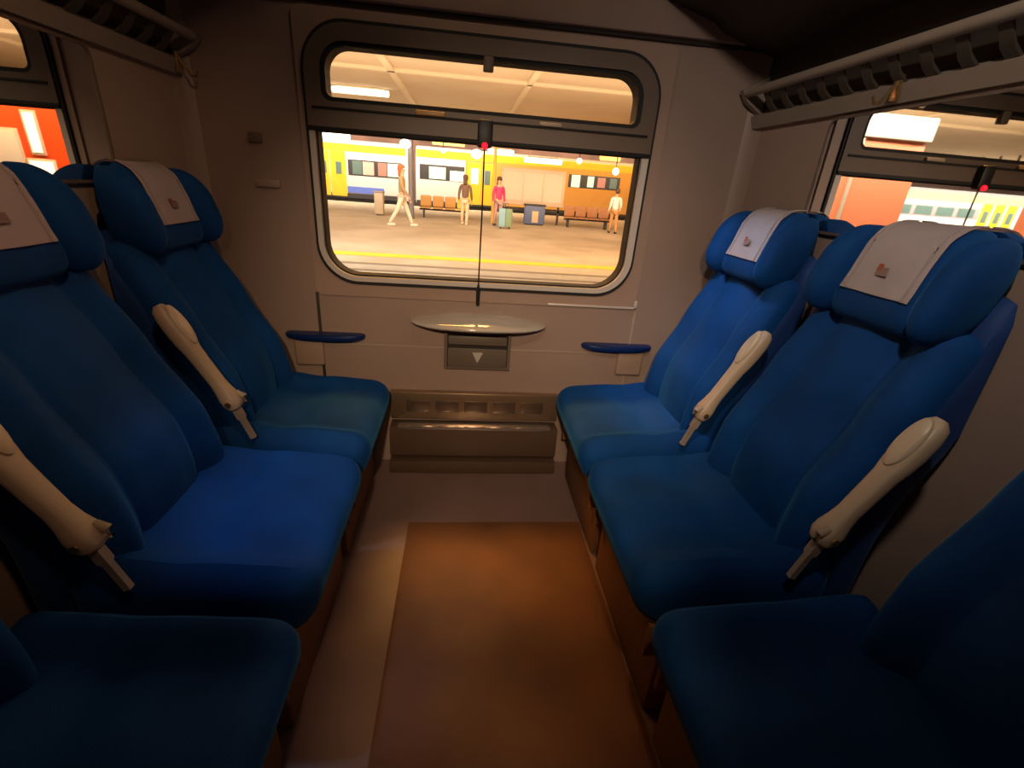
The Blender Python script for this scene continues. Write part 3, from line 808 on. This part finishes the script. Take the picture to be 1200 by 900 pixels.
# platform lighting: a cooler bank to the left, sodium to the right
def strip(name, x, y, z, tx, ty, tz, L, wd, p, c):
    o = area(name, (x, y, z), (0, 0, 0), L, wd, p, c)
    d = Vector((tx - x, ty - y, tz - z)); o.rotation_euler = d.to_track_quat('-Z', 'Y').to_euler(); return o
strip('platform_light_left', -9, 8.0, 5.6, -8, 17, 0, 18, .6, 2700, (1, .86, .68))
strip('platform_light_right', 8, 8.0, 5.6, 8, 17, 0, 14, .6, 1900, (1, .56, .20))
strip('platform_light_far_left', -33, 28.8, 5.6, -33, 33, 1, 20, .6, 4500, (1, .90, .76))
strip('track_light', -6, 29.0, 5.6, -6, 33, 1, 16, .6, 2000, (1, .86, .66))
strip('track_light_right', 8, 29.0, 5.6, 8, 33, 1, 14, .6, 900, (1, .55, .20))
strip('canopy_fill', 0, 15, 2.6, 0, 21, 4.6, 40, 1, 800, (1, .76, .48))  # unseen fill added to brighten the canopy underside
strip('hall_wall_fill', 0, 44, 9, 0, 52, 5, 60, 2, 6000, (1, .65, .42))  # unseen fill added to lift the far hall wall
strip('table_glint_light', -.42, 1.9, 4.2, 0, 0, .9, 1.5, .6, 115, (1, .47, .10))  # unseen light added for the yellow glint on the table
strip('floor_glow_light', -1.9, 2.1, 4.2, 0, 0, .9, .8, .3, 85, (1, .40, .10))  # unseen orange light added to warm the right of the aisle
strip('window_fill', 1.5, 6.2, 3.6, 0, 0, .9, 3.0, .4, 60, (1, .68, .38))  # unseen fill added to bring light in through the window
# corridor lamp behind the camera, shining down the aisle; then two unseen fill spots added for covers and walls
spot('corridor_lamp', (-.12, -2.35, 1.64), (.10, .1, .55), 110, (1, .72, .48), math.radians(52), 1, .03)
spot('seat_fill_right', (-.15, -1.92, 2.18), (1.0, -.45, 1.1), 48, (1, .86, .76), math.radians(68), 1, .05)
spot('seat_fill_left', (.15, -1.92, 2.18), (-1.0, -.70, 1.0), 24, (1, .60, .36), math.radians(56), 1, .05)
area('ceiling_fill', (0, -.60, CZ - .06), (0, 0, 0), .5, .24, 1.2, (1, .74, .52))  # low ambient fill added under the ceiling, no fixture
spot('floor_fill', (.04, -1.96, 2.18), (.03, -.98, 0), 42, (1, .60, .36), math.radians(30), 1, .03)  # added spot brightening the near aisle floor, no fixture
spot('reading_light_left', (-.70, -.95, 1.70), (-.46, -.88, .45), 19, (.42, .60, 1), math.radians(34), 1)
spot('reading_light_right', (.40, -.45, 1.78), (.80, -.33, .76), 26, (.50, .68, 1), math.radians(44), 1)

# ------------------------------------------------------------------ camera
def cam_axes(yaw, pitch, roll):
    cy_, sy_ = math.cos(yaw), math.sin(yaw); cp, sp = math.cos(pitch), math.sin(pitch); cr, sr = math.cos(roll), math.sin(roll)
    f = Vector((sy_ * cp, cy_ * cp, sp)); r = Vector((cy_, -sy_, 0)); u = r.cross(f)
    return r * cr + u * sr, r * -sr + u * cr, f
r_, u_, f_ = cam_axes(.119, -.4023, .0763)
cd = bpy.data.cameras.new('camera'); cam = bpy.data.objects.new('camera', cd); COL.objects.link(cam)
cd.sensor_width = 36; cd.sensor_fit = 'HORIZONTAL'; cd.lens = 549.6 / 1200 * 36; cd.clip_start = .02; cd.clip_end = 300
M = Matrix((r_, u_, -f_)).transposed().to_4x4(); M.translation = Vector((-.0601, -1.9018, 1.2143)); cam.matrix_world = M
SC.camera = cam
SC.view_settings.view_transform = 'Standard'; SC.view_settings.look = 'None'
SC.view_settings.gamma = 1; SC.view_settings.use_curve_mapping = False; SC.view_settings.exposure = 0.0
SC.cycles.use_denoising = True
SC.cycles.max_bounces = 8; SC.cycles.transparent_max_bounces = 8; SC.cycles.sample_clamp_indirect = 4
